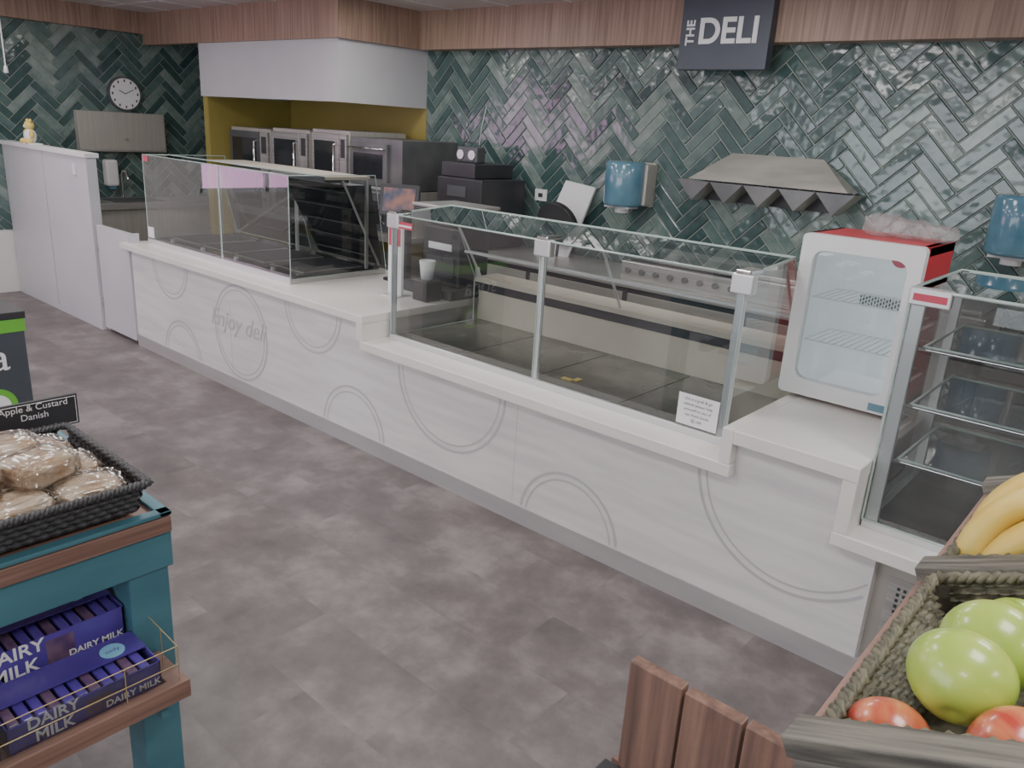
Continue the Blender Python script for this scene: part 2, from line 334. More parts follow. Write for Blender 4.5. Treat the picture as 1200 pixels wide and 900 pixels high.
box('return_panel',-8.58,-8.50,2.70,3.0,0,1.385,'panelgrey',tc)
td=E('teddy_ornament',(-7.95,2.66,1.42)); c=(-7.95,2.66,1.42)
ball('body',(c[0],c[1],c[2]+.065),(.06,.05,.065),'paper',td); ball('head',(c[0],c[1],c[2]+.155),(.045,.04,.042),'ycloth',td)
for s_ in (-1,1):
    ball('ear',(c[0]+s_*.035,c[1],c[2]+.195),(.017,.012,.017),'ycloth',td); ball('arm',(c[0]+s_*.065,c[1]-.01,c[2]+.085),(.022,.02,.038),'ycloth',td); ball('leg',(c[0]+s_*.05,c[1]-.035,c[2]+.024),(.028,.036,.024),'ycloth',td)
ball('muzzle',(c[0],c[1]-.036,c[2]+.148),(.016,.012,.012),'paper',td); box('base',c[0]-.13,c[0]+.13,c[1]-.05,c[1]+.05,1.42,1.43,'paper',td,bev=.003)

ck=E('wall_clock',(XL+.02,3.78,1.90))
cyl('rim',(XL+.012,3.78,1.90),(XL+.05,3.78,1.90),.165,'dark',ck,seg=40); cyl('face',(XL+.05,3.78,1.90),(XL+.053,3.78,1.90),.148,'paper',ck,seg=40)
for i in range(12):
    a=i*math.pi/6; y=3.78+.125*math.sin(a); z=1.9+.125*math.cos(a); box('tick',XL+.053,XL+.055,y-.007,y+.007,z-.012,z+.012,'ink',ck)
wire('hour_hand',[(XL+.058,3.78,1.9),(XL+.058,3.72,1.93)],.004,'ink',ck); wire('minute_hand',[(XL+.058,3.78,1.9),(XL+.058,3.86,1.945)],.003,'ink',ck)
wc=E('wall_steel_cabinet',(XL+.1,3.7,1.34)); box('body',XL+.01,XL+.10,3.28,4.14,1.34,1.72,'steelmatt',wc,bev=.004); box('lip',XL+.10,XL+.108,3.28,4.14,1.34,1.36,'steel',wc); cyl('knob',(XL+.10,3.72,1.47),(XL+.125,3.72,1.47),.012,'steel',wc)
sk=E('hand_wash_sink',(XL+.3,3.6,.85))
box('sink_bench',XL+.012,XL+.6,3.1,4.9,.82,.88,'steel',sk,bev=.004); box('sink_front',XL+.05,XL+.57,3.15,4.85,.0,.82,'steelmatt',sk); box('bowl',XL+.15,XL+.5,3.4,3.9,.881,.885,'dark',sk)
wire('tap',[(XL+.1,3.65,.88),(XL+.1,3.65,1.1),(XL+.14,3.65,1.16),(XL+.22,3.65,1.15),(XL+.25,3.65,1.08)],.012,'chrome',sk)
sd=E('soap_dispenser',(XL+.06,3.7,1.1)); box('dispenser_body',XL+.01,XL+.12,3.50,3.62,1.0,1.26,'white',sd,bev=.02); box('dispenser_tip',XL+.03,XL+.1,3.53,3.59,.97,1.0,'blueplastic',sd,bev=.005)

# ---------------------------------------------------------------- ovens bench
ob=E('steel_oven_stand',(-6.3,4.5,0))
box('stand_top',-7.44,-4.85,4.22,4.96,.86,.90,'steel',ob); box('stand_shelf',-7.44,-4.85,4.25,4.94,.25,.28,'steel',ob)
for x in (-7.42,-6.0,-4.90):
    for y in (4.26,4.88): box('leg',x,x+.04,y,y+.04,0,.86,'steel',ob)
def oven(name,x0,x1,z0,z1,y0=4.25,y1=4.9,door='steel'):
    e=E(name,((x0+x1)/2,y0,z0)); w=x1-x0
    box('body',x0,x1,y0+.03,y1,z0,z1,'steelmatt',e,bev=.005)
    box('door',x0+.015,x0+w*.78,y0,y0+.03,z0+.03,z1-.03,door,e,bev=.006)
    box('door_glass',x0+.065,x0+w*.78-.05,y0-.004,y0,z0+.09,z1-.09,'blackgloss',e,bev=.001)
    box('control_panel',x0+w*.80,x1-.01,y0,y0+.03,z0+.03,z1-.03,'steel',e,bev=.003); box('control_display',x0+w*.84,x1-.03,y0-.003,y0,z1-.22,z1-.07,'black',e)
    for i in range(3): cyl('dial_%d'%i,(x0+w*.90,y0-.02,z0+.12+i*.12),(x0+w*.90,y0,z0+.12+i*.12),.018,'black',e,seg=16)
    wire('handle',[(x0+w*.74,y0,z0+.1),(x0+w*.74,y0-.04,z0+.12),(x0+w*.74,y0-.04,z1-.12),(x0+w*.74,y0,z1-.1)],.009,'chrome',e)
    return e
oven('convection_oven',-7.42,-6.74,.90,1.66,door='dark'); oven('combi_oven',-6.70,-6.12,.90,1.68); oven('combi_oven.001',-6.08,-5.56,.90,1.70)
e=oven('stacked_oven',-5.54,-4.90,.90,1.26,door='dark'); box('upper_body',-5.54,-4.90,4.28,4.9,1.265,1.66,'steeldark',e,bev=.005); box('upper_door',-5.52,-5.05,4.25,4.28,1.29,1.62,'steeldark',e,bev=.004); box('upper_glass',-5.47,-5.10,4.246,4.25,1.35,1.54,'blackgloss',e); wire('upper_handle',[(-5.50,4.25,1.58),(-5.50,4.21,1.58),(-5.08,4.21,1.58),(-5.08,4.25,1.58)],.009,'chrome',e)
box('rack_light_strip',-5.54,-4.92,4.24,4.25,1.265,1.285,'alu',e)
bg=E('black_countertop_machine',(-4.4,4.6,.90))
box('base',-4.62,-4.14,4.4,4.9,.90,1.42,'black',bg,bev=.01); box('top_unit',-4.60,-4.24,4.42,4.86,1.42,1.53,'black',bg,bev=.01); box('display',-4.5,-4.3,4.394,4.40,1.28,1.36,'dark',bg)
rd=E('portable_radio',(-4.42,4.6,1.53)); box('radio_body',-4.52,-4.30,4.5,4.6,1.53,1.65,'dark',rd,bev=.015); cyl('speaker_l',(-4.47,4.49,1.59),(-4.47,4.5,1.59),.035,'alu',rd); cyl('speaker_r',(-4.35,4.49,1.59),(-4.35,4.5,1.59),.035,'alu',rd)
wire('aerial',[(-4.33,4.55,1.65),(-4.31,4.55,1.8),(-4.27,4.55,1.95)],.003,'alu',rd); wire('radio_handle',[(-4.5,4.55,1.65),(-4.48,4.55,1.68),(-4.34,4.55,1.68),(-4.32,4.55,1.65)],.005,'black',rd)

# ---------------------------------------------------------------- back bench
bb=E('steel_prep_bench',(-2,4.6,0))
box('bench_top',-4.70,2.4,4.35,4.97,.86,.90,'steel',bb,bev=.003); box('bench_front',-4.66,2.35,4.40,4.95,.12,.86,'dark',bb); box('bench_plinth',-4.66,2.35,4.45,4.9,0,.12,'black',bb)
for i in range(8): box('bench_door_%d'%i,-4.45+i*.84,-3.65+i*.84,4.385,4.40,.16,.82,'steelmatt',bb,bev=.003)
gg=E('gas_griddle',(-2.4,4.6,.90))
box('griddle_body',-2.86,-2.0,4.42,4.92,.90,1.02,'steel',gg,bev=.005); box('griddle_plate',-2.82,-2.04,4.46,4.88,1.02,1.035,'blackgloss',gg); box('backguard',-2.86,-2.0,4.90,4.93,1.02,1.12,'steel',gg)
for i in range(8): cyl('knob_%d'%i,(-2.80+i*.105,4.40,.965),(-2.80+i*.105,4.42,.965),.019,'steeldark',gg,seg=16)
wd=E('white_chopping_board',(-3.7,4.8,.9)); fromdata('board',[(-3.92,4.80,.90),(-3.60,4.80,.90),(-3.50,4.95,1.42),(-3.78,4.95,1.45),(-3.92,4.82,.90),(-3.60,4.82,.90),(-3.50,4.97,1.42),(-3.78,4.97,1.45)],[(0,1,2,3),(7,6,5,4),(0,4,5,1),(1,5,6,2),(2,6,7,3),(3,7,4,0)],'paper',wd)
pn=E('round_black_pan',(-3.64,4.75,1.1)); cyl('pan',(-3.64,4.74,1.17),(-3.64,4.72,1.16),.16,'black',pn,seg=36); cyl('pan_rim',(-3.64,4.72,1.16),(-3.64,4.685,1.145),.16,'black',pn,seg=36,r2=.17); wire('pan_handle',[(-3.64,4.73,1.0),(-3.64,4.72,.905)],.012,'black',pn)
for i,x in enumerate((-1.7,-1.0)):
    e=E('bain_marie' if i==0 else 'bain_marie.001',(x,4.6,.9)); box('unit',x-.28,x+.28,4.45,4.88,.90,1.04,'steel',e,bev=.01); box('lid',x-.25,x+.25,4.48,4.85,1.04,1.07,'steel',e,bev=.01); wire('lid_handle',[(x-.05,4.66,1.07),(x-.05,4.66,1.1),(x+.05,4.66,1.1),(x+.05,4.66,1.07)],.006,'black',e)
sh=E('steel_wall_rack',(-2.15,4.95,1.5)); yb=4.986; yf=4.80; zt_=1.735; zm=1.56
TB=[(-2.46,yb,zt_),(-1.86,yb,zt_),(-1.62,yf,zm),(-2.66,yf,zm)]
fromdata('sloped_top',TB+[(-1.62,yb,zm),(-2.66,yb,zm)],[(3,2,1,0),(2,4,1),(3,0,5),(5,4,2,3),(5,0,1,4)],'steelsheet',sh)
zz=[]; n_=5; w_=(2.74-1.58)/n_
for i in range(n_): zz+=[(-2.74+i*w_,zm-.01),(-2.74+(i+.5)*w_,zm-.135)]
zz.append((-1.58,zm-.01))
v=[(x,yf+.01,z) for x,z in zz]+[(x,yb,z+.0) for x,z in zz]; m_=len(zz)
fromdata('folded_dividers',v,[(i,i+1,m_+i+1,m_+i) for i in range(m_-1)],'steelsheet',sh)
for i in range(n_):
    a_=zz[2*i];b_=zz[2*i+1];c_=zz[2*i+2]
    fromdata('v_front_%d'%i,[(a_[0],yf+.012,a_[1]),(b_[0],yf+.012,b_[1]),(c_[0],yf+.012,c_[1])],[(0,1,2)],'steeldark',sh)
    if i<n_-1:
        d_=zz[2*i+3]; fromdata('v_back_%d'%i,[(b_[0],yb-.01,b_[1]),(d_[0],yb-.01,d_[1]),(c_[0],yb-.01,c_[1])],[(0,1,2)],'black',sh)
def disp(name,x):
    e=E(name,(x,4.9,1.33))
    box('back_plate',x-.16,x+.16,4.955,4.988,1.33,1.63,'steelmatt',e,bev=.006)
    lathe('drum',[(0,-.15),(.13,-.15),(.14,-.13),(.14,.13),(.13,.15),(0,.15)],'blueplastic',e,loc=(x,4.83,1.48),rot=None)
    box('side_cap',x+.135,x+.165,4.85,4.955,1.34,1.62,'steelmatt',e,bev=.01); box('tear_bar',x-.1,x+.1,4.75,4.88,1.315,1.33,'white',e)
    cyl('paper_roll',(x,4.83,1.28),(x,4.83,1.33),.05,'paper',e)
disp('paper_towel_dispenser',-3.17); disp('paper_towel_dispenser.001',-.74)
so=E('wall_socket',(-4.04,4.98,1.3)); box('plate',-4.10,-3.98,4.975,4.988,1.27,1.36,'white',so,bev=.003); box('switch',-4.06,-4.02,4.97,4.976,1.30,1.33,'ink',so)

# ---------------------------------------------------------------- hot food case
hc=E('hot_food_display_case',(-5.1,3.1,.80)); a0,a1=-6.07,-4.19; y0,y1=2.77,3.53; zt=1.455
box('base',a0,a1,y0,y1,.80,.83,'steel',hc,bev=.003)
box('hotplate',a0+.03,a1-.03,y0+.04,y1-.04,.83,.845,'blackgloss',hc)
for i in range(4):
    x=a0+.12+i*.44; box('pan_rim_%d'%i,x,x+.38,2.90,3.38,.845,.853,'steel',hc,bev=.002); box('pan_well_%d'%i,x+.02,x+.36,2.92,3.36,.853,.856,'black',hc)
    cyl('knob_%d'%i,(x+.2,2.80,.846),(x+.2,2.80,.87),.016,'alu',hc,seg=14)
pane('front_left',[(a0,y0,.83),(-5.0,y0,.83),(-5.0,y0,zt),(a0,y0,zt)],'glass',hc)
pane('front_right',[(-4.99,y0,.83),(a1,y0,.83),(a1,y0,zt),(-4.99,y0,zt)],'glass',hc)
pane('side_r',[(a1,y0,.83),(a1,y1,.83),(a1,y1-.1,zt),(a1,y0,zt)],'glass',hc); pane('side_l',[(a0,y0,.83),(a0,y1,.83),(a0,y1-.1,zt),(a0,y0,zt)],'glass',hc)
pane('top',[(a0,y0,zt),(a1,y0,zt),(a1,2.98,zt),(a0,2.98,zt)],'glass',hc)
box('heat_canopy',-5.72,a1-.01,3.04,3.40,zt-.03,zt-.008,'beige',hc,bev=.004); box('canopy_lamp_strip',-5.68,a1-.04,3.1,3.25,zt-.05,zt-.03,'dark',hc)
box('canopy_front_lip',-5.72,a1-.01,3.03,3.04,zt-.045,zt-.008,'dark',hc)
box('bottom_rail',a0,a1,y0-.008,y0+.006,.80,.84,'alu',hc)
for x in (a0+.012,-5.0,a1-.012): box('post',x-.008,x+.008,3.36,3.38,.845,zt-.03,'alu',hc)
fromdata('rear_bank',[(-4.92,3.50,.86),(a1-.03,3.50,.86),(a1-.03,3.22,1.39),(-4.92,3.22,1.39)],[(0,1,2,3)],'blackgloss',hc)
for i in range(5):
    t=(i+.5)/5; z=.86+.53*t; y=3.50-.28*t; box('bank_slat_%d'%i,-4.90,a1-.05,y-.035,y-.015,z,z+.006,'steeldark',hc,bev=.001)
fromdata('rear_bank_end',[(a1-.03,3.50,.86),(a1-.03,3.52,.86),(a1-.03,3.42,1.39),(a1-.03,3.22,1.39)],[(0,1,2,3)],'black',hc)
pane('rear_slope_l',[(a0+.02,3.50,.86),(-5.02,3.50,.86),(-5.02,3.36,1.40),(a0+.02,3.36,1.40)],'glassdark',hc,edge=True)
wire('brace',[(a1-.015,3.18,1.42),(a1-.015,3.48,.86)],.008,'alu',hc)
box('energy_label',a0+.005,a0+.10,y0-.004,y0-.002,.85,.93,'paper',hc); box('brand_label',a0+.01,a0+.09,y0-.004,y0-.002,1.41,1.45,'redprint',hc)

# ---------------------------------------------------------------- main refrigerated case
rc=E('refrigerated_display_case',(-2.24,3.1,.66)); a0,a1=-3.24,-1.24; zb,zt=.66,1.335; ym=3.20
box('deck_base',a0,a1,y0,3.50,zb,zb+.02,'alu',rc,bev=.002)
for i in range(4): box('deck_tray_%d'%i,a0+.02+i*.49,a0+.505+i*.49-.004,y0+.03,3.45,zb+.02,zb+.026,'deck',rc,bev=.001)
box('rear_panel',a0+.01,a1-.01,3.45,3.47,zb+.02,.86,'beige',rc); box('rear_black',a0,a1,3.455,3.52,.86,.915,'black',rc,bev=.002); box('rear_worktop',a0,a1,3.42,3.62,.915,.945,'beige',rc,bev=.003)
box('rear_apron',a0,a1,3.47,3.60,zb,.86,'steelmatt',rc)
xm=-2.213
pane('front_l',[(a0,y0,zb+.02),(xm-.012,y0,zb+.02),(xm-.012,y0,zt),(a0,y0,zt)],'glass',rc); pane('front_r',[(xm+.012,y0,zb+.02),(a1,y0,zb+.02),(a1,y0,zt),(xm+.012,y0,zt)],'glass',rc)
pane('top_glass',[(a0,y0,zt),(a1,y0,zt),(a1,ym,zt+.035),(a0,ym,zt+.035)],'glass',rc,er=.005)
pane('side_left',[(a0,y0,zb+.02),(a0,3.42,zb+.02),(a0,3.42,.945),(a0,ym,zt+.03),(a0,y0,zt)],'glass',rc); pane('side_right',[(a1,y0,zb+.02),(a1,3.42,zb+.02),(a1,3.42,.945),(a1,ym,zt+.03),(a1,y0,zt)],'glass',rc)
for i,x in enumerate((a0+.012,xm,a1-.012)):
    box('post_%d'%i,x-.020,x+.020,y0+.003,y0+.013,zb+.02,zt-.01,'alu',rc,bev=.002); box('bracket_%d'%i,x-.045,x+.045,y0-.012,y0+.03,zt-.07,zt+.006,'alu',rc,bev=.006)
    box('bracket_cap_%d'%i,x-.03,x+.03,y0-.014,y0+.10,zt+.004,zt+.02,'chrome',rc,bev=.004)
box('front_rail',a0,a1,y0-.01,y0+.012,zb,zb+.03,'alu',rc,bev=.003)
box('lamp_bar',a0+.02,a1-.02,ym-.05,ym,zt-.005,zt+.02,'dark',rc,bev=.003); box('rear_post_l',a0,a0+.02,3.42,3.44,.945,1.0,'alu',rc)
for x in (a0+.02,xm,a1-.03): wire('strut',[(x,ym-.01,zt+.005),(x,3.45,.945)],.007,'alu',rc)
box('mid_shelf_rail',a0+.02,a1-.02,3.30,3.34,1.10,1.112,'alu',rc)
box('notice_card',-1.45,-1.27,y0-.006,y0-.003,.70,.83,'paper',rc)
for i in range(5): text('notice_line_%d'%i,['this is a grab & go','cabinet please help','yourself to any of','our fresh foods','@ cafe'][i],(-1.36,y0-.007,.812-i*.022),.017,'ink',rc,ext=0)
box('brand_label',a0+.05,a0+.16,y0-.004,y0-.002,zt-.065,zt-.03,'redprint',rc); box('brand_label_white',a0+.055,a0+.155,y0-.005,y0-.004,zt-.055,zt-.045,'paper',rc)
yt=E('yellow_tag',(-2.1,2.9,.69)); box('tag',-2.14,-2.08,2.88,2.91,.686,.692,'ycloth',yt,bev=.002); box('tag_tail',-2.09,-2.06,2.90,2.95,.686,.690,'ycloth',yt,bev=.001)

# ---------------------------------------------------------------- scale / POS
sc=E('label_printing_scale',(-3.55,3.5,.80))
box('base',-3.74,-3.28,3.26,3.60,.80,.86,'dark',sc,bev=.01); box('body',-3.62,-3.30,3.34,3.60,.86,1.22,'black',sc,bev=.015); box('neck',-3.50,-3.38,3.44,3.54,1.22,1.31,'dark',sc,bev=.005)
box('plate_tray',-3.64,-3.26,3.28,3.62,1.31,1.325,'dark',sc,bev=.004); box('weigh_plate',-3.65,-3.25,3.27,3.63,1.326,1.345,'steel',sc,bev=.005)
box('label_slot',-3.56,-3.36,3.334,3.34,1.08,1.12,'paper',sc); box('keypad',-3.58,-3.34,3.334,3.34,.92,1.04,'dark',sc)
pd=E('touch_screen_terminal',(-3.9,3.45,.80))
box('foot',-4.02,-3.82,3.36,3.56,.80,.82,'black',pd,bev=.006); box('stem',-3.94,-3.90,3.46,3.50,.82,1.24,'black',pd)
for nm,b_,mm_ in (('head',(-.13,.13,-.02,.02,-.10,.10,.006),'black'),('glass_face',(-.105,.105,-.0225,-.0205,-.075,.075),'screen')):
    o=frombm(nm,bevbm(*b_),mm_,pd); o.rotation_euler=(math.radians(-14),0,math.radians(30)); o.location=(-3.93,3.42,1.32)
cp=E('paper_cup',(-3.40,3.18,.925)); lathe('cup',[(0,0),(.036,0),(.048,.11),(.045,.11),(.034,.006),(0,.006)],'paper',cp,loc=(-3.40,3.18,.925))
cs_=E('black_caddy',(-3.40,3.18,.80)); box('caddy_body',-3.46,-3.34,3.12,3.245,.80,.915,'black',cs_,bev=.006); box('caddy_lid',-3.465,-3.335,3.115,3.25,.915,.925,'dark',cs_,bev=.003)
lh=E('leaflet_holder',(-3.60,3.1,.80)); box('holder',-3.66,-3.54,3.10,3.12,.806,1.22,'paper',lh,bev=.002); box('leaflet_red',-3.65,-3.55,3.096,3.10,1.10,1.20,'redprint',lh); box('holder_foot',-3.67,-3.53,3.06,3.16,.80,.806,'alu',lh)

# ---------------------------------------------------------------- countertop fridge
fr=E('countertop_fridge',(-.98,3.36,.80)); fy0,fy1,fz0,fz1=3.17,3.58,.80,1.478
fx0=-1.21; fx1=-.752
for n_,b in (('side_l',(fx0+.004,fx0+.03,fy0+.05,fy1,fz0+.02,fz1)),('side_r',(fx1-.03,fx1,fy0+.05,fy1,fz0+.02,fz1)),('top',(fx0+.004,fx1,fy0+.05,fy1,fz1-.04,fz1)),('bottom',(fx0+.004,fx1,fy0+.05,fy1,fz0+.02,fz0+.06))): box(n_,*b,'red',fr,bev=.004)
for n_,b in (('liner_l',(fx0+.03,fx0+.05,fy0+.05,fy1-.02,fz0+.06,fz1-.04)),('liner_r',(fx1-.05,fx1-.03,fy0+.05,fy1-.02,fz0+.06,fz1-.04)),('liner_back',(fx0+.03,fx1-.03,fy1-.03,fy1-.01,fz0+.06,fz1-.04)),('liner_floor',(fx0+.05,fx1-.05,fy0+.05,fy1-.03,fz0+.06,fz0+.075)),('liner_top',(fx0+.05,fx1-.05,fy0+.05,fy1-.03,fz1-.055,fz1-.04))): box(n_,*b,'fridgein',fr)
for x in (fx0+.04,fx1-.08): 
    for y in (fy0+.08,fy1-.08): cyl('foot',(x+.02,y,.80),(x+.02,y,.822),.015,'black',fr,seg=12)
outer=rbox(fx0,fx1,fz0+.02,fz1,.02); inner=rbox(fx0+.05,fx1-.05,fz0+.085,fz1-.06,.045); n_=len(outer)
v=[(x,fy0,z) for x,z in outer]+[(x,fy0,z) for x,z in inner]+[(x,fy0+.045,z) for x,z in outer]+[(x,fy0+.045,z) for x,z in inner]; f=[]
for i in range(n_):
    j=(i+1)%n_; f+=[(i,i+n_,j+n_,j),(i+2*n_,j+2*n_,j+3*n_,i+3*n_),(i,j,j+2*n_,i+2*n_),(i+n_,i+3*n_,j+3*n_,j+n_)]
bm=bmesh.new(); vs=[bm.verts.new(p) for p in v]
for q in f: bm.faces.new([vs[k] for k in q])
bmesh.ops.recalc_face_normals(bm,faces=bm.faces); frombm('door_frame',bm,'white',fr)
pane('door_glass',[(x,fy0+.02,z) for x,z in inner],'glass',fr,edge=False)
for z in (1.04,1.22): 
    wire('rack_%d'%int(z*100),[[(fx0+.055+i*.028,fy0+.07,z),(fx0+.055+i*.028,fy1-.04,z)] for i in range(13)]+[[(fx0+.05,fy0+.07,z),(fx1-.05,fy0+.07,z)],[(fx0+.05,fy1-.05,z),(fx1-.05,fy1-.05,z)]],.0025,'paper',fr)
wire('grille',[[(-1.06+i*.012,fy1-.034,1.17),(-1.06+i*.012,fy1-.034,1.21)] for i in range(15)],.003,'dark',fr)
cyl('logo_sticker',(-.93,fy1-.031,1.385),(-.93,fy1-.033,1.385),.04,'redprint',fr,seg=24); box('energy_sticker',fx1-.09,fx1-.01,fy0-.002,fy0,fz0+.03,fz0+.06,'blueplastic',fr)
pc=E('plastic_lid_bags',(-1.0,3.45,fz1))
for i in range(3):
    bm=bmesh.new(); bmesh.ops.create_icosphere(bm,subdivisions=4,radius=1); cxx=-1.0+i*.105
    for v_ in bm.verts:
        p=v_.co.copy(); q=Vector([math.copysign(abs(t)**.55,t) for t in p]); n1=1+.14*noise.noise(p*2.5+Vector((i*4,0,0)))+.05*noise.noise(p*7)
        v_.co=Vector((q.x*.062*n1+cxx,q.y*.10*n1+3.45,max(-1,q.z*n1)*(.042-.006*i)+fz1+.042-.006*i))
    frombm('bag_%d'%i,bm,'milky',pc,smooth=True)

# ---------------------------------------------------------------- right glass cabinet
gc=E('glass_display_cabinet',(-.15,3.0,.55)); a0,a1=-.665,.42; c0,c1=2.72,3.36; zb,zt=.55,1.395
box('base',a0,a1,c0,c1,zb,zb+.03,'alu',gc,bev=.003); box('base_plate',a0+.03,a1-.03,c0+.03,c1-.03,zb+.03,zb+.04,'deck',gc)
pane('front',[(a0,c0,zb+.03),(a1,c0,zb+.03),(a1,c0,zt),(a0,c0,zt)],'glass',gc,er=.005); pane('left',[(a0,c0,zb+.03),(a0,c1,zb+.03),(a0,c1,zt),(a0,c0,zt)],'glass',gc,er=.005)
pane('right',[(a1,c0,zb+.03),(a1,c1,zb+.03),(a1,c1,zt),(a1,c0,zt)],'glass',gc); box('back_frame_l',a0,a0+.03,c1-.03,c1,zb,zt,'alu',gc); box('back_frame_r',a1-.03,a1,c1-.03,c1,zb,zt,'alu',gc)
pane('top',[(a0,c0,zt),(a1,c0,zt),(a1,c1,zt),(a0,c1,zt)],'glassdark',gc,er=.006)
box('back_panel',a0+.03,a1-.03,c1-.012,c1,zb+.03,.80,'steelmatt',gc); pane('back_glass',[(a0+.03,c1-.01,.80),(a1-.03,c1-.01,.80),(a1-.03,c1-.01,zt),(a0+.03,c1-.01,zt)],'glassdark',gc,edge=False)
box('front_post',a0+.006,a0+.05,c0+.004,c0+.02,zb+.03,zt-.05,'alu',gc,bev=.003); box('top_cap',a0-.004,a0+.12,c0-.006,c0+.03,zt-.05,zt+.006,'alu',gc,bev=.004); box('top_cap_label',a0+.01,a0+.11,c0-.008,c0-.006,zt-.035,zt-.012,'redprint',gc)
box('top_rail_rear',a0,a1,c1-.04,c1,zt-.02,zt-.002,'dark',gc)
for i,z in enumerate((.80,1.0,1.2)):
    pane('shelf_%d'%i,[(a0+.06,c0+.08,z),(a1-.03,c0+.08,z),(a1-.03,c1-.05,z),(a0+.06,c1-.05,z)],'glass',gc,er=.005)
    wire('shelf_rail_%d'%i,[(a0+.04,c0+.08,z-.008),(a1-.03,c0+.08,z-.008)],.007,'chrome',gc); wire('shelf_arm_%d'%i,[(a0+.05,c0+.08,z-.008),(a0+.05,c1-.03,z-.02)],.007,'alu',gc)

# ---------------------------------------------------------------- wicker generator
def wicker(name,a,b,z0,z1,flare,m,par,rowh=.012,amp=.003,step=.014,local=True):
    a=Vector(a+(0,));b=Vector(b+(0,)); L=(b-a).length; t=(b-a)/L; nrm=Vector((t.y,-t.x,0)); rows=max(2,int((z1-z0)/rowh)); N=max(4,int(L/(step/4)))
    v=[];f=[]
    for r in range(rows):
        for k_,(dz,dn) in enumerate(((0,0),(.2,.0035),(.5,.0055),(.8,.0035),(1,0))):
            z=z0+(r+dz)*(z1-z0)/rows; fl=Vector(flare+(0,))*((z-z0)/(z1-z0))
            for i in range(N+1):
                s=L*i/N; off=amp*math.sin(math.pi*s/step+ r*math.pi)+dn
                p=a+t*s+nrm*off+fl; v.append((p.x,p.y,z))
    W=N+1
    for r in range(rows*5-1):
        for i in range(N): f.append((r*W+i,r*W+i+1,(r+1)*W+i+1,(r+1)*W+i))
    return fromdata(name,v,f,m,par,local=local,smooth=True)
def basket(par,x0,x1,y0,y1,z0,z1,m,fl=.02,rim=.008,rh=.012,local=True):
    i=fl
    wicker('weave_a',(x0+i,y0+i),(x1-i,y0+i),z0,z1,(0,-i),m,par,rh,local=local); wicker('weave_b',(x1-i,y0+i),(x1-i,y1-i),z0,z1,(i,0),m,par,rh,local=local)
    wicker('weave_c',(x1-i,y1-i),(x0+i,y1-i),z0,z1,(0,i),m,par,rh,local=local); wicker('weave_d',(x0+i,y1-i),(x0+i,y0+i),z0,z1,(-i,0),m,par,rh,local=local)
    box('weave_floor',x0+i,x1-i,y0+i,y1-i,z0,z0+.006,m,par,local=local)
    pts=[(x0,y0),(x1,y0),(x1,y1),(x0,y1)]; br=[[],[]]
    for q in range(4):
        p=Vector(pts[q]);r=Vector(pts[(q+1)%4]);n=int((r-p).length/.006)
        for s in range(n):
            c=p.lerp(r,s/n); ph=s*.006/.02*math.pi*2; t=(r-p).normalized(); nn=Vector((t.y,-t.x))
            for h in (0,1): 
                a=ph+h*math.pi; d=c+nn*rim*.6*math.cos(a); br[h].append((d.x,d.y,z1+rim*.6*math.sin(a)))
    for h in (0,1): wire('rim_%d'%h,br[h],rim*.6,m,par,local=local,cyc=True)

# ---------------------------------------------------------------- left display unit
un=E('teal_display_unit',(-2.2,.3,0)); Y1=.80; Y0=-.5; X1=-1.75; X0=-2.65
box('top_board',X0,X1-.02,Y0,Y1-.01,.80,.845,'brownwood',un,bev=.003)
box('top_edge_right',X1-.03,X1,Y0,Y1,.845,.856,'teal',un,bev=.002); box('apron_front',X1-.05,X1-.01,Y0,Y1,.70,.80,'teal',un,bev=.003); box('apron_far',X0,X1-.05,Y1-.05,Y1-.01,.70,.80,'teal',un,bev=.003)
box('top_edge_far',X0,X1,Y1-.03,Y1,.845,.856,'teal',un,bev=.002); box('wood_edge_strip',X1-.02,X1+.004,Y0,Y1-.004,.802,.843,'brownwood',un,bev=.002)
for i,(x,y) in enumerate(((-1.87,.69),(-2.62,.69),(-1.87,-.48),(-2.62,-.48))): box('post_%d'%i,x,x+.10,y,y+.10,0,.70,'teal',un,bev=.004)
box('mid_rail',-2.45,-2.39,-.4,.68,.42,.50,'teal',un,bev=.003)
box('brace',-2.52,-1.87,.70,.73,.55,.62,'teal',un,bev=.003)
sx=-1.60; sz=.47
box('lower_shelf',-2.30,sx-.03,-.45,.688,sz-.035,sz-.005,'brownwood',un,bev=.003); box('lower_shelf_lip',sx-.03,sx,-.45,.745,sz-.045,sz+.005,'brownwood',un,bev=.003); box('lower_shelf_side',-1.765,sx-.03,.70,.745,sz-.045,sz,'brownwood',un,bev=.003)
box('lower_shelf_bracket',-1.77,sx-.03,.68,.70,sz-.10,sz-.036,'teal',un,bev=.002); box('riser',-2.00,-1.80,-.3,.685,sz-.005,sz+.045,'ink',un)
bk=E('bread_basket',(-2.0,.45,.856)); basket(bk,-2.27,-1.77,.02,.76,.858,.935,'wickerdark',fl=.025,rim=.011,rh=.013,local=False)
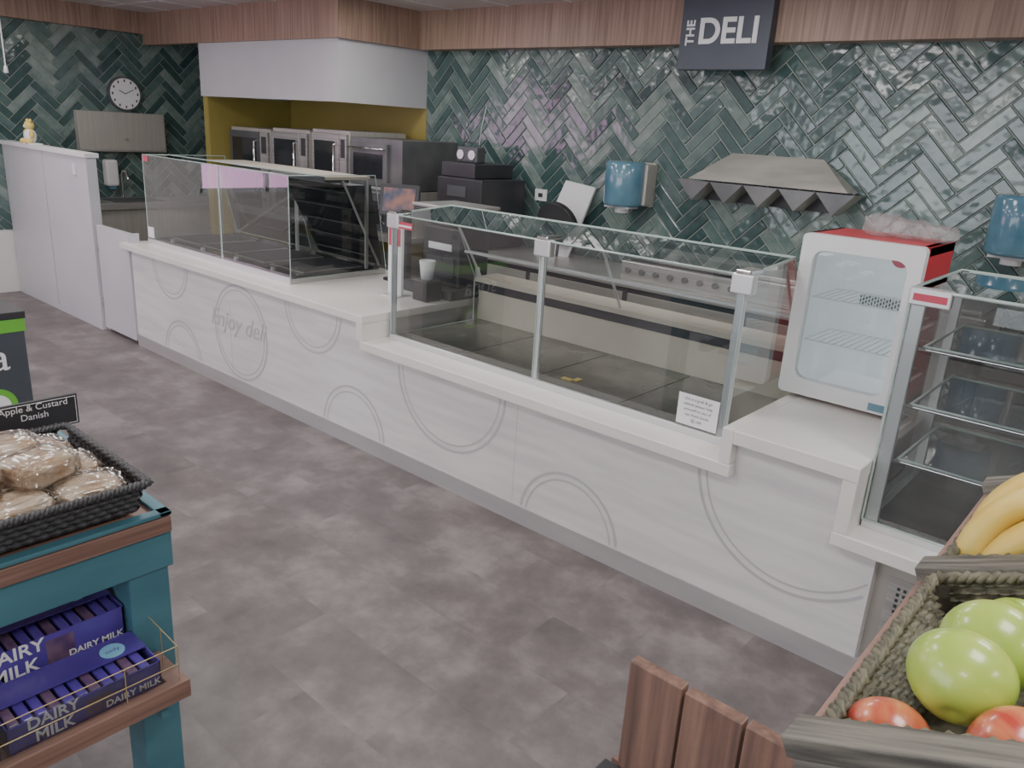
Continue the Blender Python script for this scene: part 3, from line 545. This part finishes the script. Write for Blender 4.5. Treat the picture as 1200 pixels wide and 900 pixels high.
def loaf(bm,c,rx,ry,rz,ang,wrap=0,seed=0):
    b=bmesh.new(); bmesh.ops.create_icosphere(b,subdivisions=5 if wrap else 4,radius=1)
    for v in b.verts:
        p=v.co.copy(); q=Vector([math.copysign(abs(t)**.5,t) for t in p]); sd_=Vector((seed*3.1,seed,0))
        if wrap:
            ridge=abs(noise.noise(Vector((p.x*2.2,p.y*6,p.z*5))+sd_)); n1=.02+.13*ridge+.07*abs(noise.noise(p*9+sd_))
            if abs(p.x)>.9: q.z*=.6
        else: n1=noise.noise(p*2.1+sd_)*.09+noise.noise(p*6+sd_)*.03
        v.co=Vector((q.x*rx,q.y*ry,q.z*rz))*(1+n1)
    bmesh.ops.rotate(b,verts=b.verts,cent=(0,0,0),matrix=Matrix.Rotation(ang,3,'Z')); bmesh.ops.translate(b,verts=b.verts,vec=c)
    if not wrap:
        for f in b.faces: f.smooth=True
    merge(bm,b)
LP=((-1.865,.655,.908,1.4),(-1.865,.50,.91,1.7),(-1.865,.34,.908,1.5),(-2.01,.655,.91,1.5),(-2.01,.49,.91,1.3),(-2.01,.33,.91,1.6),(-2.16,.64,.91,1.6),(-2.16,.46,.91,1.5),(-1.865,.18,.905,1.5),(-2.02,.16,.91,1.5),(-2.16,.28,.91,1.4),(-1.95,.58,.965,1.9),(-1.93,.41,.965,1.2),(-2.08,.55,.97,1.5),(-1.94,.25,.965,1.6))
bm=bmesh.new(); bw=bmesh.new()
for i,(x,y,z,an) in enumerate(LP):
    loaf(bm,(x,y,z),.070,.060,.034,an,0,i); loaf(bw,(x,y,z),.076,.065,.038,an,1,i)
wr=frombm('wrapped_bread_rolls',bm,'bread',None); frombm('cellophane_wraps',bw,'plastic_clear',wr)
ps=E('chalkboard_price_sign',(-2.33,.5,.856))
for i,(ya,yb_,z) in enumerate(((.35,.57,.985),(.59,.82,1.0))):
    box('card_%d'%i,-2.345,-2.335,ya,yb_,z-.09,z,'ink',ps,bev=.001); text('card_text_%d'%i,'Apple & Custard\nDanish',(-2.333,(ya+yb_)/2,z-.03),.026,'textwhite',ps,face='+X',ext=0); wire('card_clip_%d'%i,[(-2.34,(ya+yb_)/2,z-.09),(-2.34,(ya+yb_)/2,.856)],.004,'black',ps)
    wire('card_border_%d'%i,[(-2.334,ya+.006,z-.084),(-2.334,yb_-.006,z-.084),(-2.334,yb_-.006,z-.006),(-2.334,ya+.006,z-.006)],.001,'textwhite',ps,cyc=True)
def carton(name,x0,x1,y0,y1,z0,z1):
    e=E(name,((x0+x1)/2,(y0+y1)/2,z0))
    box('carton_bottom',x0,x1,y0,y1,z0,z0+.004,'purpledk',e); box('carton_front',x1-.003,x1,y0,y1,z0,z1-.010,'purple',e); box('carton_back',x0,x0+.003,y0,y1,z0,z1,'purple',e)
    box('carton_end_a',x0,x1,y0,y0+.003,z0,z1-.006,'purpledk',e); box('carton_end_b',x0,x1,y1-.003,y1,z0,z1-.006,'purple',e)
    n=int((y1-y0)/.028)
    for i in range(n): box('bar_%d'%i,x0+.006,x1-.008,y0+.008+i*.028,y0+.030+i*.028,z0+.004,z1-.012,'purple' if (i%3) else 'choc',e,bev=.004)
    box('carton_flap',x0,x1-.07,y0,y1,z1-.006,z1-.003,'purple',e)
    h=z1-z0; w=y1-y0
    text('carton_brand','DAIRY\nMILK',(x1+.001,y0+w*.28,(z0+z1)/2),h*.46,'textwhite',e,face='+X',ext=.0003,bold=.0008); text('carton_brand_b','DAIRY MILK',(x1+.001,y0+w*.80,z0+.020),.024,'textwhite',e,face='+X',ext=.0003,bold=.0004)
    box('carton_window',x1,x1+.0006,y0+w*.48,y0+w*.66,z0+.012,z1-.024,'choc',e)
    cyl('round_label',((x0+x1)/2-.03,y0+w*.80,z1-.003),((x0+x1)/2-.03,y0+w*.80,z1-.001),.028,'bluelabel',e,seg=24)
    text('flap_text','only',((x0+x1)/2-.03,y0+w*.80,z1-.0008),.02,'purple',e,face='+Z',rotz=90,ext=0)
carton('chocolate_bar_carton',-1.785,-1.635,.36,.69,sz-.005,sz+.075); carton('chocolate_bar_carton.001',-1.985,-1.81,.34,.685,sz+.045,sz+.145)
carton('chocolate_bar_carton.002',-1.785,-1.635,0,.345,sz-.005,sz+.075); carton('chocolate_bar_carton.003',-1.985,-1.81,-.02,.325,sz+.045,sz+.145)
wg=E('wire_shelf_guard',(-1.62,.3,sz)); gx=-1.615; gy=.725; segs=[[(gx,-.4,sz+.10),(gx,gy,sz+.10),(-1.76,gy,sz+.11)],[(gx,-.4,sz+.05),(gx,gy,sz+.05)]]
for y in (-.3,.0,.3,.6,gy): segs.append([(gx,y,sz+.004),(gx,y,sz+.10)])
segs.append([(-1.70,gy,sz),(-1.70,gy,sz+.105)]); segs.append([(-1.62,.335,sz+.10),(-2.02,.335,sz+.15)])
wire('guard_wires',segs,.0016,'gold',wg)
pane('acrylic_front',[(gx-.004,-.4,sz+.005),(gx-.004,gy,sz+.005),(gx-.004,gy,sz+.09),(gx-.004,-.4,sz+.09)],'glass',wg,edge=False)

pr=E('promo_display_bin',(-4.4,1.0,0)); box('bin_body',-4.6,-4.22,.72,1.28,0,.72,'promo',pr,bev=.004); box('bin_band',-4.605,-4.215,.715,1.285,.72,.785,'green',pr,bev=.003); box('bin_rim',-4.61,-4.21,.71,1.29,.785,.82,'ink',pr,bev=.003)
text('bin_letter','soda',(-4.217,1.20,.60),.20,'textwhite',pr,face='+X',align='RIGHT'); cyl('bin_circle',(-4.22,1.12,.36),(-4.216,1.12,.36),.09,'green',pr,seg=28); cyl('bin_circle_in',(-4.216,1.12,.36),(-4.214,1.12,.36),.06,'textwhite',pr,seg=28)

# ---------------------------------------------------------------- fruit display
T=math.radians(24)
fc=E('fruit_crate',(-.1525,.602,1.335),rot=(0,-T,0))
L=dict(local=True)
box('plank_near',-.012,.50,-.034,.004,-.016,.004,'greywood',fc,bev=.002,**L); box('plank_near_face',-.008,.50,-.032,.003,-.11,-.017,'greywood',fc,bev=.002,**L)
box('plank_far',-.012,.50,.350,.392,-.016,.004,'greywood',fc,bev=.002,**L); box('plank_far_face',-.008,.50,.352,.366,-.10,-.017,'greywood',fc,bev=.002,**L)
box('side_board',-.012,.004,.004,.350,-.085,-.012,'brownwood',fc,bev=.002,**L); box('crate_floor',0,.50,.0,.40,-.112,-.10,'board',fc,**L)
basket(fc,.010,.49,.008,.346,-.096,-.006,'wickerolive',fl=.012,rim=.007,rh=.009)
def apple(name,m,l,r,tilt=(0,0,0)):
    e=E(name); e.parent=fc; e.location=l; e.rotation_euler=tilt
    prof=[]
    for i in range(25):
        t=math.pi*i/24; rr=math.sin(t)*(1+.10*math.cos(t)); z=math.cos(t)*.90
        z-= .26*math.exp(-(rr/.24)**2) if t<1.57 else -.14*math.exp(-(rr/.2)**2)
        prof.append((max(rr,0.0)*r,z*r))
    lathe('flesh',prof,m,e,local=True,seg=36); wire('stalk',[(0,0,r*.60),(r*.03,0,r*.72),(r*.08,0,r*.86)],r*.03,'stem',e,local=True)
    return e
apple('green_apple','applegreen',(.094,.098,0),.043,(-1.1,.2,0)); apple('green_apple.001','applegreen',(.098,.188,-.014),.045,(-1.2,-.3,0))
apple('red_apple','applered',(.040,.047,-.036),.036,(-1.1,-.3,0)); apple('red_apple.001','applered',(.138,.046,-.034),.037,(-1.2,.1,1))
for i,(x,y,z,g) in enumerate(((.19,.13,-.04,1),(.195,.225,-.04,0),(.10,.285,-.045,1),(.19,.31,-.05,0),(.29,.1,-.05,1),(.29,.2,-.05,1),(.29,.3,-.05,0),(.38,.15,-.05,0),(.38,.26,-.05,1))):
    apple(('green_apple.%03d'%(i+2)) if g else ('red_apple.%03d'%(i+2)),'applegreen' if g else 'applered',(x,y,z),.042,(.2*i,.1,i))
fc2=E('fruit_crate.001',(-.1525,1.0,1.335),rot=(0,-T,0))
box('plank_far',-.012,.50,.300,.340,-.016,.004,'greywood',fc2,bev=.002,**L); box('side_board',-.012,.004,0,.30,-.10,-.012,'brownwood',fc2,bev=.002,**L); box('crate_floor',0,.50,0,.34,-.112,-.10,'board',fc2,**L)
basket(fc2,.010,.49,.004,.296,-.096,-.006,'wickerolive',fl=.012,rim=.007)
bn=E('banana_bunch',(-.06,1.10,1.36))
def banana(c,R_,a0,a1,y,lean,r=.0165):
    v=[];f=[];N=26;K=10
    for i in range(N+1):
        t=i/N; a=math.radians(a0+(a1-a0)*t); rr=r*min(1,(.34+3.0*t) if t<.22 else 1)*min(1,.36+4*(1-t))
        cpt=Vector((c[0]+R_*math.cos(a),y+lean*(t),c[2]+R_*math.sin(a))); rad=Vector((math.cos(a),0,math.sin(a))); bi=Vector((0,1,0))
        for k2 in range(K):
            b=2*math.pi*k2/K; q=rr*(1+.07*math.cos(5*b)); v.append(cpt+rad*q*math.cos(b)+bi*q*math.sin(b))
    for i in range(N):
        for k2 in range(K): f.append((i*K+k2,i*K+(k2+1)%K,(i+1)*K+(k2+1)%K,(i+1)*K+k2))
    f.append(tuple(range(K))[::-1]); f.append(tuple(range(N*K,N*K+K)))
    fromdata('banana',v,f,'banana',bn,smooth=True); e_=sum(v[-K:],Vector())/K; cyl('tip',e_,e_+Vector((.001,0,-.006)),.005,'stem',bn,seg=10)
for i,(cxx,czz,rr,yy,ln,a1_) in enumerate(((-.002,1.322,.125,1.055,-.008,196),(.022,1.305,.122,1.038,-.008,190),(.046,1.288,.118,1.030,-.008,186),(.002,1.335,.126,1.09,.01,198),(.024,1.32,.122,1.125,.02,190),(.05,1.30,.12,1.10,.02,186))):
    banana((cxx,0,czz),rr,66,a1_,yy,ln)
cyl('crown',(.05,1.04,1.425),(.08,1.10,1.455),.03,'banana',bn,r2=.016)
st=E('fruit_stand',(.1,1.0,0))
def prism(nm,y0,y1,x0,x1,m):
    z=lambda x:1.335+(x+.1525)*math.tan(T)-.125
    v=[(x0,y0,0),(x1,y0,0),(x1,y1,0),(x0,y1,0),(x0,y0,z(x0)),(x1,y0,z(x1)),(x1,y1,z(x1)),(x0,y1,z(x0))]
    fromdata(nm,v,[(3,2,1,0),(4,5,6,7),(0,1,5,4),(1,2,6,5),(2,3,7,6),(3,0,4,7)],m,st)
prism('leg_a',.62,.66,-.05,-.01,'board'); prism('leg_b',1.28,1.32,-.05,-.01,'board'); prism('leg_c',.62,.66,.26,.30,'board'); prism('leg_d',1.28,1.32,.26,.30,'board')
box('rail_low',-.05,.30,.64,.66,.3,.36,'board',st); box('rail_long',-.04,-.01,.66,1.28,.3,.36,'board',st)
sb=E('slatted_wooden_bin',(-.25,.6,0))
for i in range(3):
    x=-.330+i*.0625; box('slat_%d'%i,x,x+.0595,.600,.614,.74,1.300-(.002 if i else 0),'board',sb,bev=.0015)
box('rail_back',-.345,-.06,.614,.620,1.10,1.16,'board',sb); box('rail_back_low',-.345,-.06,.614,.620,.80,.86,'board',sb); box('liner_black',-.345,-.15,.57,.600,.78,1.17,'ink',sb,bev=.002)
box('leg',-.335,-.305,.60,.63,0,.74,'board',sb); box('leg_b',-.18,-.15,.60,.63,0,.74,'board',sb)

# ---------------------------------------------------------------- world
w=D.worlds.new('world'); S.world=w; w.use_nodes=True; bgn=w.node_tree.nodes['Background']; bgn.inputs[0].default_value=(.9,.93,1,1); bgn.inputs[1].default_value=5.0
